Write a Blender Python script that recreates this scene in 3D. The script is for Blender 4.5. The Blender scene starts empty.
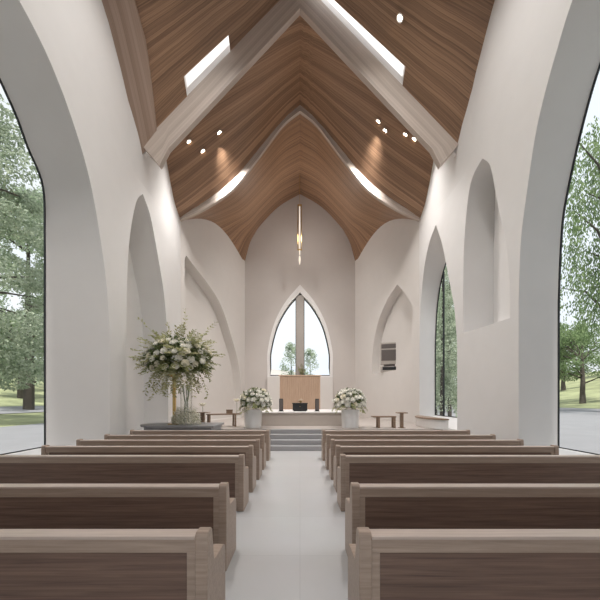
import bpy, bmesh, math, random
from mathutils import Vector, Matrix, Quaternion
from mathutils.geometry import tessellate_polygon
random.seed(7)
R = math.radians
scene = bpy.context.scene
col = scene.collection

# ------------------------------------------------------------------ materials
def new_mat(name):
    m = bpy.data.materials.new(name); m.use_nodes = True
    nt = m.node_tree
    b = nt.nodes['Principled BSDF']
    return m, nt, b

def link(nt, a, b): nt.links.new(a, b)

def mat_plain(name, c, rough=.6, metal=0.0, var=.04, scale=6, bump=0.0, spec=.5):
    m, nt, b = new_mat(name)
    b.inputs['Roughness'].default_value = rough
    b.inputs['Metallic'].default_value = metal
    b.inputs['Specular IOR Level'].default_value = spec
    tc = nt.nodes.new('ShaderNodeTexCoord'); n = nt.nodes.new('ShaderNodeTexNoise')
    n.inputs['Scale'].default_value = scale; n.inputs['Detail'].default_value = 5
    link(nt, tc.outputs['Object'], n.inputs['Vector'])
    r = nt.nodes.new('ShaderNodeValToRGB')
    r.color_ramp.elements[0].position = .3; r.color_ramp.elements[1].position = .7
    r.color_ramp.elements[0].color = (*[x*(1-var) for x in c], 1)
    r.color_ramp.elements[1].color = (*[min(1, x*(1+var)) for x in c], 1)
    link(nt, n.outputs['Fac'], r.inputs['Fac']); link(nt, r.outputs['Color'], b.inputs['Base Color'])
    if bump:
        bp = nt.nodes.new('ShaderNodeBump'); bp.inputs['Strength'].default_value = bump
        n2 = nt.nodes.new('ShaderNodeTexNoise'); n2.inputs['Scale'].default_value = scale*12
        link(nt, tc.outputs['Object'], n2.inputs['Vector'])
        link(nt, n2.outputs['Fac'], bp.inputs['Height']); link(nt, bp.outputs['Normal'], b.inputs['Normal'])
    return m

def mat_grain(name, dark, light, stretch=(1, 26, 26), rough=.45, bump=.05, scale=1.6):
    """wood with the grain running along the object's x axis"""
    m, nt, b = new_mat(name)
    b.inputs['Roughness'].default_value = rough
    tc = nt.nodes.new('ShaderNodeTexCoord'); mp = nt.nodes.new('ShaderNodeMapping')
    mp.inputs['Scale'].default_value = stretch
    link(nt, tc.outputs['Object'], mp.inputs['Vector'])
    n = nt.nodes.new('ShaderNodeTexNoise'); n.inputs['Scale'].default_value = scale
    n.inputs['Detail'].default_value = 7; n.inputs['Roughness'].default_value = .65; n.inputs['Distortion'].default_value = .5
    link(nt, mp.outputs['Vector'], n.inputs['Vector'])
    r = nt.nodes.new('ShaderNodeValToRGB')
    r.color_ramp.elements[0].position = .32; r.color_ramp.elements[1].position = .68
    r.color_ramp.elements[0].color = (*dark, 1); r.color_ramp.elements[1].color = (*light, 1)
    link(nt, n.outputs['Fac'], r.inputs['Fac']); link(nt, r.outputs['Color'], b.inputs['Base Color'])
    bp = nt.nodes.new('ShaderNodeBump'); bp.inputs['Strength'].default_value = bump
    link(nt, n.outputs['Fac'], bp.inputs['Height']); link(nt, bp.outputs['Normal'], b.inputs['Normal'])
    return m

def mat_planks(name, dark, light, plank=.13, rough=.42, groove=.35):
    """narrow ceiling boards: uv.x runs along the board, uv.y across the boards (metres)"""
    m, nt, b = new_mat(name)
    b.inputs['Roughness'].default_value = rough
    uv = nt.nodes.new('ShaderNodeUVMap')
    sp = nt.nodes.new('ShaderNodeSeparateXYZ'); link(nt, uv.outputs['UV'], sp.inputs[0])
    def math_(op, a, v=None):
        k = nt.nodes.new('ShaderNodeMath'); k.operation = op
        link(nt, a, k.inputs[0])
        if v is not None:
            if hasattr(v, 'links'): link(nt, v, k.inputs[1])
            else: k.inputs[1].default_value = v
        return k.outputs[0]
    # a slow waver so the boards are not ruler-straight
    mw = nt.nodes.new('ShaderNodeMapping'); mw.inputs['Scale'].default_value = (.35, .25, 1)
    link(nt, uv.outputs['UV'], mw.inputs['Vector'])
    nw = nt.nodes.new('ShaderNodeTexNoise'); nw.inputs['Scale'].default_value = 1; nw.inputs['Detail'].default_value = 1
    link(nt, mw.outputs['Vector'], nw.inputs['Vector'])
    y2 = math_('ADD', sp.outputs['Y'], math_('MULTIPLY', nw.outputs['Fac'], .1))
    v = math_('DIVIDE', y2, plank)
    fl = math_('FLOOR', v); fr = math_('FRACT', v)
    wn = nt.nodes.new('ShaderNodeTexWhiteNoise'); wn.noise_dimensions = '1D'; link(nt, fl, wn.inputs['W'])
    cmb = nt.nodes.new('ShaderNodeCombineXYZ')
    link(nt, math_('MULTIPLY', sp.outputs['X'], .35), cmb.inputs['X']); link(nt, math_('MULTIPLY', y2, 40), cmb.inputs['Y'])
    link(nt, wn.outputs['Value'], cmb.inputs['Z'])
    n = nt.nodes.new('ShaderNodeTexNoise'); n.inputs['Scale'].default_value = 1.3; n.inputs['Detail'].default_value = 6
    n.inputs['Roughness'].default_value = .62
    link(nt, cmb.outputs[0], n.inputs['Vector'])
    mixv = math_('ADD', math_('MULTIPLY', n.outputs['Fac'], .75), math_('MULTIPLY', wn.outputs['Value'], .3))
    r = nt.nodes.new('ShaderNodeValToRGB')
    r.color_ramp.elements[0].position = .3; r.color_ramp.elements[1].position = .75
    r.color_ramp.elements[0].color = (*dark, 1); r.color_ramp.elements[1].color = (*light, 1)
    link(nt, mixv, r.inputs['Fac'])
    g = math_('LESS_THAN', fr, .1)
    mx = nt.nodes.new('ShaderNodeMixRGB'); mx.blend_type = 'MULTIPLY'
    mx.inputs['Color2'].default_value = (1-groove, 1-groove, 1-groove, 1)
    link(nt, g, mx.inputs['Fac']); link(nt, r.outputs['Color'], mx.inputs['Color1'])
    link(nt, mx.outputs['Color'], b.inputs['Base Color'])
    bp = nt.nodes.new('ShaderNodeBump'); bp.inputs['Strength'].default_value = .12
    link(nt, mixv, bp.inputs['Height']); link(nt, bp.outputs['Normal'], b.inputs['Normal'])
    return m

def mat_glass(name, tint=(1, 1, 1), refl=.06):
    m = bpy.data.materials.new(name); m.use_nodes = True; nt = m.node_tree; nt.nodes.clear()
    out = nt.nodes.new('ShaderNodeOutputMaterial'); mix = nt.nodes.new('ShaderNodeMixShader')
    t = nt.nodes.new('ShaderNodeBsdfTransparent'); t.inputs['Color'].default_value = (*tint, 1)
    g = nt.nodes.new('ShaderNodeBsdfGlossy'); g.inputs['Roughness'].default_value = .02
    f = nt.nodes.new('ShaderNodeLayerWeight'); f.inputs['Blend'].default_value = .15
    mu = nt.nodes.new('ShaderNodeMath'); mu.operation = 'MULTIPLY_ADD'; mu.inputs[1].default_value = .35; mu.inputs[2].default_value = refl*.3
    link(nt, f.outputs['Fresnel'], mu.inputs[0]); link(nt, mu.outputs[0], mix.inputs['Fac'])
    link(nt, t.outputs[0], mix.inputs[1]); link(nt, g.outputs[0], mix.inputs[2]); link(nt, mix.outputs[0], out.inputs['Surface'])
    return m

def mat_frosted(name):
    m = bpy.data.materials.new(name); m.use_nodes = True; nt = m.node_tree; nt.nodes.clear()
    out = nt.nodes.new('ShaderNodeOutputMaterial')
    t = nt.nodes.new('ShaderNodeBsdfTranslucent'); t.inputs['Color'].default_value = (.95, .97, 1, 1)
    link(nt, t.outputs[0], out.inputs['Surface'])
    return m

def mat_emit(name, c, s):
    m = bpy.data.materials.new(name); m.use_nodes = True; nt = m.node_tree; nt.nodes.clear()
    out = nt.nodes.new('ShaderNodeOutputMaterial'); e = nt.nodes.new('ShaderNodeEmission')
    e.inputs['Color'].default_value = (*c, 1); e.inputs['Strength'].default_value = s
    link(nt, e.outputs[0], out.inputs['Surface'])
    return m

def mat_leaf(name, c1, c2, trans=.35):
    m = bpy.data.materials.new(name); m.use_nodes = True; nt = m.node_tree; nt.nodes.clear()
    out = nt.nodes.new('ShaderNodeOutputMaterial'); mix = nt.nodes.new('ShaderNodeMixShader'); mix.inputs['Fac'].default_value = trans
    d = nt.nodes.new('ShaderNodeBsdfDiffuse'); t = nt.nodes.new('ShaderNodeBsdfTranslucent')
    tc = nt.nodes.new('ShaderNodeTexCoord'); n = nt.nodes.new('ShaderNodeTexNoise'); n.inputs['Scale'].default_value = 1.7; n.inputs['Detail'].default_value = 6
    link(nt, tc.outputs['Object'], n.inputs['Vector'])
    r = nt.nodes.new('ShaderNodeValToRGB'); r.color_ramp.elements[0].position = .35; r.color_ramp.elements[1].position = .65
    r.color_ramp.elements[0].color = (*c1, 1); r.color_ramp.elements[1].color = (*c2, 1)
    link(nt, n.outputs['Fac'], r.inputs['Fac'])
    link(nt, r.outputs['Color'], d.inputs['Color']); link(nt, r.outputs['Color'], t.inputs['Color'])
    link(nt, d.outputs[0], mix.inputs[1]); link(nt, t.outputs[0], mix.inputs[2]); link(nt, mix.outputs[0], out.inputs['Surface'])
    return m

def mat_floor(name):
    m, nt, b = new_mat(name)
    b.inputs['Roughness'].default_value = .28
    tc = nt.nodes.new('ShaderNodeTexCoord')
    br = nt.nodes.new('ShaderNodeTexBrick'); br.offset = 0
    br.inputs['Scale'].default_value = 1; br.inputs['Brick Width'].default_value = 1.2; br.inputs['Row Height'].default_value = 1.2
    br.inputs['Mortar Size'].default_value = .004
    br.inputs['Color1'].default_value = (.52, .517, .525, 1); br.inputs['Color2'].default_value = (.50, .497, .505, 1); br.inputs['Mortar'].default_value = (.44, .437, .445, 1)
    link(nt, tc.outputs['Object'], br.inputs['Vector'])
    n = nt.nodes.new('ShaderNodeTexNoise'); n.inputs['Scale'].default_value = 1.2; n.inputs['Detail'].default_value = 6
    link(nt, tc.outputs['Object'], n.inputs['Vector'])
    mx = nt.nodes.new('ShaderNodeMixRGB'); mx.blend_type = 'SOFT_LIGHT'; mx.inputs['Fac'].default_value = .2
    link(nt, br.outputs['Color'], mx.inputs['Color1']); link(nt, n.outputs['Color'], mx.inputs['Color2'])
    hs = nt.nodes.new('ShaderNodeHueSaturation'); hs.inputs['Saturation'].default_value = .25
    link(nt, mx.outputs['Color'], hs.inputs['Color'])
    link(nt, hs.outputs['Color'], b.inputs['Base Color'])
    return m

M = dict(
    wall=mat_plain('plaster', (.735, .725, .72), .75, var=.012, scale=2, bump=.02),
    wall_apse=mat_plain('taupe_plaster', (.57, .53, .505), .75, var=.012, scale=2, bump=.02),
    wall_warm=mat_plain('warm_plaster', (.70, .67, .645), .75, var=.012, scale=2, bump=.02),
    white=mat_plain('white_stone', (.8, .78, .77), .5, var=.015, scale=3),
    dais=mat_plain('dais_stone', (.50, .45, .415), .4, var=.02, scale=3),
    step=mat_plain('step_stone', (.36, .355, .365), .4, var=.02, scale=3),
    floor=mat_floor('polished_tiles'),
    ceil=mat_planks('walnut_boards', (.18, .10, .058), (.44, .265, .16), plank=.075),
    ceil_pale=mat_planks('pale_oak_boards', (.46, .385, .335), (.62, .54, .48), plank=.09, groove=.15, rough=.5),
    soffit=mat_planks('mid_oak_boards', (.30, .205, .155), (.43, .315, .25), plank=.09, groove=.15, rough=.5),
    frame_wood=mat_grain('taupe_wood', (.31, .232, .182), (.44, .338, .272)),
    cap_wood=mat_grain('pale_cap_wood', (.46, .37, .32), (.58, .48, .42), rough=.32),
    panel_wood=mat_grain('dark_panel_wood', (.105, .062, .046), (.23, .145, .11), stretch=(.7, 30, 30)),
    altar_wood=mat_grain('altar_wood', (.40, .27, .19), (.55, .39, .28), stretch=(24, 24, 1)),
    brown_wood=mat_grain('brown_wood', (.21, .14, .095), (.33, .23, .16)),
    black=mat_plain('black_lacquer', (.012, .012, .013), .35, var=.05),
    grille=mat_plain('dark_grille', (.10, .085, .08), .6, var=.1, scale=60),
    metal_dark=mat_plain('dark_frame', (.03, .033, .037), .4, .6, var=.05),
    gold=mat_plain('brass', (.55, .38, .15), .3, 1.0, var=.06),
    grey=mat_plain('grey_stone', (.31, .31, .32), .45, var=.08, scale=5),
    ceramic=mat_plain('white_ceramic', (.8, .79, .79), .3, var=.01),
    taupe=mat_plain('taupe_mullion', (.38, .345, .315), .5, var=.04),
    glass=mat_glass('window_glass'),
    vase_glass=mat_glass('vase_glass', (.985, .99, .985), .2),
    frost=mat_frosted('frosted_pane'),
    lamp=mat_emit('lamp_glow', (1, .86, .66), 30),
    pend=mat_emit('pendant_glow', (1, .86, .7), 1.1),
    petal=mat_leaf('ivory_petals', (.90, .88, .82), (.95, .94, .9), .12),
    cream=mat_leaf('cream_petals', (.86, .82, .70), (.93, .90, .80), .12),
    leaf=mat_leaf('bouquet_leaves', (.09, .125, .05), (.27, .32, .16), .35),
    sprig=mat_leaf('sprig_leaves', (.27, .29, .14), (.55, .54, .33), .35),
    stem=mat_plain('green_stems', (.11, .16, .06), .6, var=.2),
    baby=mat_leaf('small_blooms', (.68, .67, .55), (.9, .89, .8), .3),
    grass=mat_plain('lawn_grass', (.24, .265, .14), .9, var=.35, scale=.35, bump=.3),
    path=mat_plain('pale_gravel', (.22, .225, .24), .8, var=.06, scale=.8),
    bark=mat_plain('tree_bark', (.07, .06, .05), .9, var=.3, scale=5, bump=.4),
    tree1=mat_leaf('pale_tree_leaves', (.22, .28, .19), (.52, .58, .46), .4),
    tree2=mat_leaf('green_tree_leaves', (.12, .19, .09), (.30, .39, .20), .4),
    tree3=mat_leaf('soft_tree_leaves', (.25, .33, .22), (.54, .62, .48), .4),
    hill=mat_plain('far_hill', (.34, .33, .31), .9, var=.1, scale=.05),
)

# ------------------------------------------------------------------ helpers
def tag(o, label=None, cat=None, group=None, kind=None):
    if label: o['label'] = label
    if cat: o['category'] = cat
    if group: o['group'] = group
    if kind: o['kind'] = kind
    return o

def empty(name, loc=(0, 0, 0), rz=0):
    o = bpy.data.objects.new(name, None); o.location = loc; o.rotation_euler = (0, 0, rz)
    o.empty_display_size = .1; col.objects.link(o); return o

def mk(name, verts, faces, mat, parent=None, smooth=None, uvs=None, bevel=0):
    me = bpy.data.meshes.new(name); me.from_pydata([tuple(v) for v in verts], [], faces)
    bm = bmesh.new(); bm.from_mesh(me)
    if uvs is not None:
        ul = bm.loops.layers.uv.new('UVMap'); bm.verts.ensure_lookup_table()
        for f in bm.faces:
            for l in f.loops: l[ul].uv = uvs[l.vert.index]
    bm.to_mesh(me); bm.free()
    if mat: me.materials.append(mat)
    if smooth is not None:
        for p in me.polygons: p.use_smooth = True
        if smooth < 180: me.set_sharp_from_angle(angle=R(smooth))
    o = bpy.data.objects.new(name, me); col.objects.link(o)
    if parent: o.parent = parent
    if bevel:
        b = o.modifiers.new('bevel', 'BEVEL'); b.width = bevel; b.segments = 2; b.limit_method = 'ANGLE'; b.angle_limit = R(35)
    return o

class MB:
    def __init__(s): s.v = []; s.f = []
    def add(s, v, f):
        n = len(s.v); s.v += [tuple(x) for x in v]; s.f += [tuple(i+n for i in q) for q in f]; return s
    def box(s, x0, x1, y0, y1, z0, z1):
        v = [(x, y, z) for z in (z0, z1) for y in (y0, y1) for x in (x0, x1)]
        return s.add(v, [(0, 2, 3, 1), (4, 5, 7, 6), (0, 1, 5, 4), (2, 6, 7, 3), (0, 4, 6, 2), (1, 3, 7, 5)])
    def prism(s, poly, fn, a, b):
        """poly of 2d points, fn(p, q, t) -> 3d, between t=a and t=b"""
        n = len(poly)
        v = [fn(p, q, a) for p, q in poly] + [fn(p, q, b) for p, q in poly]
        f = [tuple(range(n))[::-1], tuple(range(n, 2*n))] + [(i, (i+1) % n, n+(i+1) % n, n+i) for i in range(n)]
        return s.add(v, f)
    def lathe(s, prof, c=(0, 0, 0), n=28):
        v = []; f = []
        for r, z in prof:
            for i in range(n):
                a = 2*math.pi*i/n; v.append((c[0]+r*math.cos(a), c[1]+r*math.sin(a), c[2]+z))
        for j in range(len(prof)-1):
            for i in range(n): f.append((j*n+i, j*n+(i+1) % n, (j+1)*n+(i+1) % n, (j+1)*n+i))
        if prof[0][0] > 1e-4: f.append(tuple(range(n))[::-1])
        if prof[-1][0] > 1e-4: f.append(tuple((len(prof)-1)*n+i for i in range(n)))
        return s.add(v, f)
    def tube(s, pts, r, n=8):
        pts = [Vector(p) for p in pts]; rr = r if isinstance(r, (list, tuple)) else [r]*len(pts)
        v = []; f = []; up = Vector((0, 0, 1)); prev = None
        for i, p in enumerate(pts):
            t = (pts[min(i+1, len(pts)-1)]-pts[max(i-1, 0)]).normalized()
            if prev is None:
                a = t.cross(up)
                if a.length < 1e-3: a = t.cross(Vector((1, 0, 0)))
            else: a = prev - t*prev.dot(t)
            a.normalize(); prev = a; b = t.cross(a)
            for k in range(n):
                q = 2*math.pi*k/n; v.append(p+(a*math.cos(q)+b*math.sin(q))*rr[i])
        for i in range(len(pts)-1):
            for k in range(n): f.append((i*n+k, i*n+(k+1) % n, (i+1)*n+(k+1) % n, (i+1)*n+k))
        f.append(tuple(range(n))[::-1]); f.append(tuple((len(pts)-1)*n+k for k in range(n)))
        return s.add(v, f)
    def quad_leaf(s, p, d, w, l, nrm):
        """a small folded leaf"""
        d = d.normalized(); side = d.cross(nrm)
        if side.length < 1e-3: side = d.cross(Vector((.3, .5, .8)))
        side.normalize(); up = side.cross(d)
        m = p+d*l*.5
        return s.add([p, m+side*w*.5+up*w*.12, p+d*l, m-side*w*.5+up*w*.12], [(0, 1, 2, 3)])
    def build(s, name, mat, parent=None, smooth=None, bevel=0):
        return mk(name, s.v, s.f, mat, parent, smooth, None, bevel)

def catmull(pts, n=6):
    P = [Vector(p) for p in pts]; out = []
    for i in range(len(P)-1):
        p0 = P[i-1] if i else P[i]*2-P[i+1]; p1 = P[i]; p2 = P[i+1]; p3 = P[i+2] if i+2 < len(P) else P[i+1]*2-P[i]
        for k in range(n):
            t = k/n
            out.append(.5*((2*p1)+(-p0+p2)*t+(2*p0-5*p1+4*p2-p3)*t*t+(-p0+3*p1-3*p2+p3)*t**3))
    out.append(P[-1]); return out

def arch_outline(near, far, sill, n=6):
    """near and far: control points (coordinate, height) from spring to apex; same count -> same vertex count"""
    a = catmull([Vector((*p, 0)) for p in near], n); b = catmull([Vector((*p, 0)) for p in far], n)
    L = [(near[0][0], sill[0])] + [(p.x, p.y) for p in a] + [(p.x, p.y) for p in b[::-1][1:]] + [(far[0][0], sill[1])]
    return L

def panel_with_holes(name, outer, holes, fn, mat, parent=None):
    loops = [[Vector((p[0], p[1], 0)) for p in outer]] + [[Vector((p[0], p[1], 0)) for p in h] for h in holes]
    tris = tessellate_polygon(loops)
    flat = [p for l in loops for p in l]
    return mk(name, [fn(p.x, p.y) for p in flat], [tuple(t) for t in tris], mat, parent)

def strip(a, b, closed=True):
    n = len(a); v = list(a)+list(b)
    f = [(i, (i+1) % n, n+(i+1) % n, n+i) for i in range(n if closed else n-1)]
    return v, f

# ------------------------------------------------------------------ setting: floor, dais, stairs
XW, XG = 5.5, 6.5            # inner wall face, glazing plane
F0, DA, DB, DP = -4.0, 10.98, 14.75, 21.28   # start of nave, roof beam, chancel arch, apse wall
DZ = .64                     # dais height
tag(mk('floor', [(-XW-.02, F0, 0), (XW+.02, F0, 0), (XW+.02, DB, 0), (-XW-.02, DB, 0)], [(0, 1, 2, 3)], M['floor']), kind='structure')
mb = MB()
plan = [(-XW, 12.3), (XW, 12.3), (XW, DB), (3.66, DP), (-3.66, DP), (-XW, DB)]
mb.prism(plan, lambda p, q, t: (p, q, t), 0.0, DZ)
tag(mb.build('floor.001', M['dais'], bevel=.015), kind='structure')
mb = MB()
for i in range(4):           # stair flight in front of the dais
    mb.box(-1.1, .80, 11.0+i*.36, 12.305, i*DZ/4, (i+1)*DZ/4-.001)
tag(mb.build('trim_1', M['step'], bevel=.012), kind='structure')

# ------------------------------------------------------------------ side walls with arched openings
def side_fn(sx, x): return lambda d, z: (sx*x, d, z)

# left: window_1 (inner / outer outline), blind niche
winL_in = arch_outline([(.75, 3.8), (.98, 5.4), (1.5, 7.3), (2.2, 8.4), (3.0, 9.15), (3.8, 9.6), (5.0, 9.95)],
                       [(9.25, 3.8), (9.02, 5.4), (8.46, 7.3), (7.82, 8.4), (7.04, 9.2), (6.2, 9.6), (5.0, 9.95)], (.55, .55))
winL_out = arch_outline([(1.84, 3.8), (1.88, 5.4), (2.1, 7.2), (2.45, 8.2), (3.0, 8.9), (3.8, 9.3), (5.0, 9.6)],
                        [(8.16, 3.8), (8.16, 5.8), (8.1, 7.15), (7.64, 7.8), (7.22, 8.4), (6.4, 9.1), (5.0, 9.6)], (.55, .55))
nicheL_in = arch_outline([(10.15, 5.0), (10.22, 6.2), (10.45, 7.5), (10.8, 8.5), (11.2, 8.96)],
                         [(13.35, 4.0), (13.0, 5.8), (12.58, 6.9), (11.8, 8.45), (11.2, 8.96)], (.2, .2))
nicheL_out = arch_outline([(10.6, 5.0), (10.65, 6.2), (10.8, 7.4), (11.0, 8.2), (11.3, 8.7)],
                          [(13.35, 4.0), (13.0, 5.7), (12.55, 6.7), (11.9, 8.1), (11.3, 8.7)], (.2, .2))
# right: window_2, blind niche with a steep sill, slim window_3
winR_in = arch_outline([(1.1, 5.0), (1.15, 5.9), (1.35, 6.6), (1.75, 8.0), (2.4, 9.2), (3.2, 10.1), (4.6, 10.9)],
                       [(8.05, 4.2), (7.98, 5.6), (7.8, 6.6), (7.42, 8.1), (6.85, 9.24), (6.2, 10.05), (4.6, 10.9)], (.55, .55))
winR_out = arch_outline([(1.2, 5.0), (1.25, 5.9), (1.45, 6.6), (1.85, 7.9), (2.5, 9.0), (3.2, 9.8), (4.6, 10.5)],
                        [(8.05, 4.2), (7.98, 5.6), (7.84, 6.6), (7.34, 8.15), (6.85, 9.15), (6.2, 9.8), (4.6, 10.5)], (.55, .55))
nicheR_in = arch_outline([(8.38, 4.8), (8.55, 6.0), (8.93, 7.3), (9.25, 8.5), (9.66, 9.05)],
                         [(10.78, 5.2), (10.74, 6.8), (10.5, 8.25), (10.2, 8.85), (9.66, 9.05)], (3.9, 4.0))
winS_in = arch_outline([(11.2, 3.7), (11.4, 5.0), (11.74, 6.0), (12.35, 7.7), (12.95, 8.85)],
                       [(14.72, 4.0), (14.6, 5.9), (14.25, 7.4), (13.65, 8.4), (12.95, 8.85)], (.7, .7))
winS_out = arch_outline([(11.75, 3.7), (11.85, 5.0), (12.05, 5.8), (12.55, 7.0), (13.1, 7.9)],
                        [(14.72, 4.0), (14.6, 5.5), (14.3, 6.6), (13.75, 7.5), (13.1, 7.9)], (1.05, 1.05))

def wall(name, sx, holes):
    o = panel_with_holes(name, [(F0, 0), (DB, 0), (DB, 14.6), (F0, 14.6)], holes, side_fn(sx, XW), M['wall'])
    return tag(o, kind='structure')
wl = wall('wall_left', -1, [winL_in, nicheL_in])
wr = wall('wall_right', 1, [winR_in, nicheR_in, winS_in])

def reveal(name, sx, a, b, parent, xg=XG):
    v, f = strip([side_fn(sx, XW)(*p) for p in a], [side_fn(sx, xg)(*p) for p in b])
    return mk(name, v, f, M['wall'], parent, smooth=30)
reveal('window_reveal', -1, winL_in, winL_out, wl); reveal('niche_reveal', -1, nicheL_in, nicheL_out, wl)
reveal('window_reveal', 1, winR_in, winR_out, wr); NX = lambda d: XW+1.0*(d-8.38)/2.4+.01
v, f = strip([side_fn(1, XW)(*p) for p in nicheR_in], [(NX(p[0]), p[0], p[1]) for p in nicheR_in]); mk('niche_reveal', v, f, M['wall'], wr, smooth=30)
mk('niche_back', [(NX(p[0]), p[0], p[1]) for p in nicheR_in], [tuple(range(len(nicheR_in)))], M['wall'], wr); reveal('window_reveal', 1, winS_in, winS_out, wr, 6.22)
for sx, o, w in ((-1, nicheL_out, wl),):
    mk('niche_back', [side_fn(sx, XG)(*p) for p in o], [tuple(range(len(o)))], M['wall'], w)

def frame_ring(pts3, nrm, width, depth, name, mat, parent, center):
    """bar of rectangular section along a closed planar outline"""
    n = len(pts3); P = [Vector(p) for p in pts3]; N = Vector(nrm).normalized(); v = []; f = []
    C = Vector(center)
    for i in range(n):
        t = (P[(i+1) % n]-P[i-1]).normalized(); s = N.cross(t)
        if s.dot(C-P[i]) < 0: s = -s
        for a, b in ((0, -depth/2), (width, -depth/2), (width, depth/2), (0, depth/2)): v.append(P[i]+s*a+N*b)
    for i in range(n):
        j = (i+1) % n
        for k in range(4): f.append((i*4+k, i*4+(k+1) % 4, j*4+(k+1) % 4, j*4+k))
    return mk(name, v, f, mat, parent)

def window(name, sx, outl, bars=(), fw=.026, xg=XG):
    cy = sum(p[0] for p in outl)/len(outl); root = empty(name, (sx*xg, cy, outl[0][1])); tag(root, kind='structure')
    loc = lambda p, x=0: (x, p[0]-cy, p[1]-outl[0][1])
    pts = [loc(p) for p in outl]
    mk('pane', pts, [tuple(range(len(pts)))], M['glass'], root)
    frame_ring(pts, (1, 0, 0), fw, .04, 'window_frame', M['metal_dark'], root, (0, 0, (max(p[1] for p in outl)-outl[0][1])*.4))
    for d, zt in bars:
        MB().box(-.03, .03, d-cy-.022, d-cy+.022, 0, zt-outl[0][1]).build('mullion', M['metal_dark'], root)
    return root
window('window_1', -1, winL_out)
window('window_2', 1, winR_out)
window('window_3', 1, winS_out, bars=((13.85, 7.3),), fw=.035, xg=6.22)

# curved sill under the slim right window
mb = MB()
pol = [(11.9, 0)] + [(13.2+1.3*math.cos(a), .55*math.sin(a)) for a in [math.pi*(1-i/16) for i in range(17)]]
mb.prism(pol, lambda p, q, t: (XW+.02-q, p, t), DZ, 1.0)
tag(mb.build('trim_2', M['white'], bevel=.02), kind='structure')
mb = MB(); pol = [(11.9, 0)] + [(13.2+1.36*math.cos(a), .62*math.sin(a)) for a in [math.pi*(1-i/16) for i in range(17)]]
mb.prism(pol, lambda p, q, t: (XW+.02-q, p, t), 1.0, 1.05)
tag(mb.build('trim_3', M['brown_wood'], bevel=.01), kind='structure')

hole = [(-2.6, .1), (2.6, .1), (2.6, 7.0), (0, 9.5), (-2.6, 7.0)]
wf = panel_with_holes('wall_front', [(-XW, 0), (XW, 0), (XW, 16.6), (-XW, 16.6)], [hole], lambda x, z: (x, F0, z), M['wall']); tag(wf, kind='structure')
r_ = empty('window_7', (0, F0, 0)); tag(r_, kind='structure')
mk('pane', [(x, 0, z) for x, z in hole], [tuple(range(5))], M['glass'], r_)
frame_ring([(x, 0, z) for x, z in hole], (0, 1, 0), .1, .12, 'window_frame', M['metal_dark'], r_, (0, 0, 4))

# added unseen walls that cut the sky light on the window reveals
for sx, nm in ((-1, 'sky_blocker_left'), (1, 'sky_blocker_right')):
    tag(MB().box(min(sx*5.52, sx*15), max(sx*5.52, sx*15), -5, .7, 0, 11).build(nm, M['wall']), kind='structure')

# ------------------------------------------------------------------ chancel flank walls (oblique) with niches
def flank(sx):
    ax, ay, bx, by = sx*XW, DB, sx*3.66, DP
    t = Vector((bx-ax, by-ay)).normalized(); n = Vector((t.y, -t.x)) if sx > 0 else Vector((-t.y, t.x))
    def fn(off): return lambda s, z: (ax+(bx-ax)*s+n.x*off, ay+(by-ay)*s+n.y*off, z)
    return fn
fl, fr_ = flank(-1), flank(1)
nfl = arch_outline([(.045, 4.0), (.045, 7.2), (.045, 7.9), (.045, 8.35), (.06, 8.6)],
                   [(.94, 2.2), (.875, 3.86), (.74, 5.42), (.5, 7.35), (.06, 8.6)], (DZ, DZ))
nfl[len(nfl)//2:] = nfl[len(nfl)//2:]
nfr = arch_outline([(.0815, 4.5), (.0815, 5.5), (.0815, 6.25), (.17, 7.05), (.265, 7.7)],
                   [(.655, 4.3), (.62, 5.3), (.545, 6.3), (.41, 7.2), (.265, 7.7)], (3.3, 3.3))
for name, fn, hole, dep in (('wall_left_chancel', fl, nfl, .55), ('wall_right_chancel', fr_, nfr, .5)):
    w = panel_with_holes(name, [(0, 0), (1, 0), (1, 16.5), (0, 16.5)], [hole], fn(0), M['wall_warm']); tag(w, kind='structure')
    v, f = strip([fn(0)(*p) for p in hole], [fn(dep)(*p) for p in hole]); mk('niche_reveal', v, f, M['wall_warm'], w, smooth=30)
    mk('niche_back', [fn(dep)(*p) for p in hole], [tuple(range(len(hole)))], M['wall_warm'], w)

# ------------------------------------------------------------------ apse wall and lancet window
h_out = arch_outline([(-2.17, 3.9), (-2.15, 5.05), (-1.73, 6.8), (-.98, 8.25), (0, 9.42)],
                     [(2.17, 3.9), (2.15, 5.05), (1.73, 6.8), (.98, 8.25), (0, 9.42)], (3.28, 3.28))
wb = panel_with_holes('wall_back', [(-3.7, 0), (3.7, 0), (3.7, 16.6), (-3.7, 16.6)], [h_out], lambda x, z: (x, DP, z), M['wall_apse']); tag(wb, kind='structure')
v, f = strip([(p[0], DP, p[1]) for p in h_out], [(p[0], DP+.45, p[1]) for p in h_out]); mk('window_reveal', v, f, M['white'], wb, smooth=30)
h_in = arch_outline([(-2.0, 3.9), (-1.97, 5.0), (-1.55, 6.65), (-.84, 7.95), (0, 8.9)],
                    [(2.0, 3.9), (1.97, 5.0), (1.55, 6.65), (.84, 7.95), (0, 8.9)], (3.36, 3.36))
wroot = empty('window_4', (0, DP+.1, 3.28)); tag(wroot, kind='structure')
T = lambda p, y=0: (p[0], y, p[1]-3.28)
mb = MB(); n = len(h_out)
a0 = [T(p, -.13) for p in h_out]; b0 = [T(p, -.13) for p in h_in]; b1 = [T(p, .22) for p in h_in]
v, f = strip(a0, b0); mb.add(v, f); v, f = strip(b0, b1); mb.add(v, f)
mb.build('window_frame', M['white'], wroot)
frame_ring([T(p, .16) for p in h_in], (0, 1, 0), .07, .08, 'glazing_bead', M['metal_dark'], wroot, (0, .16, 2))
mk('pane', [T(p, .2) for p in h_in], [tuple(range(n))], M['glass'], wroot)
MB().box(-.26, .26, -.02, .2, .08, 5.45).build('mullion', M['taupe'], wroot, bevel=.015)
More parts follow.
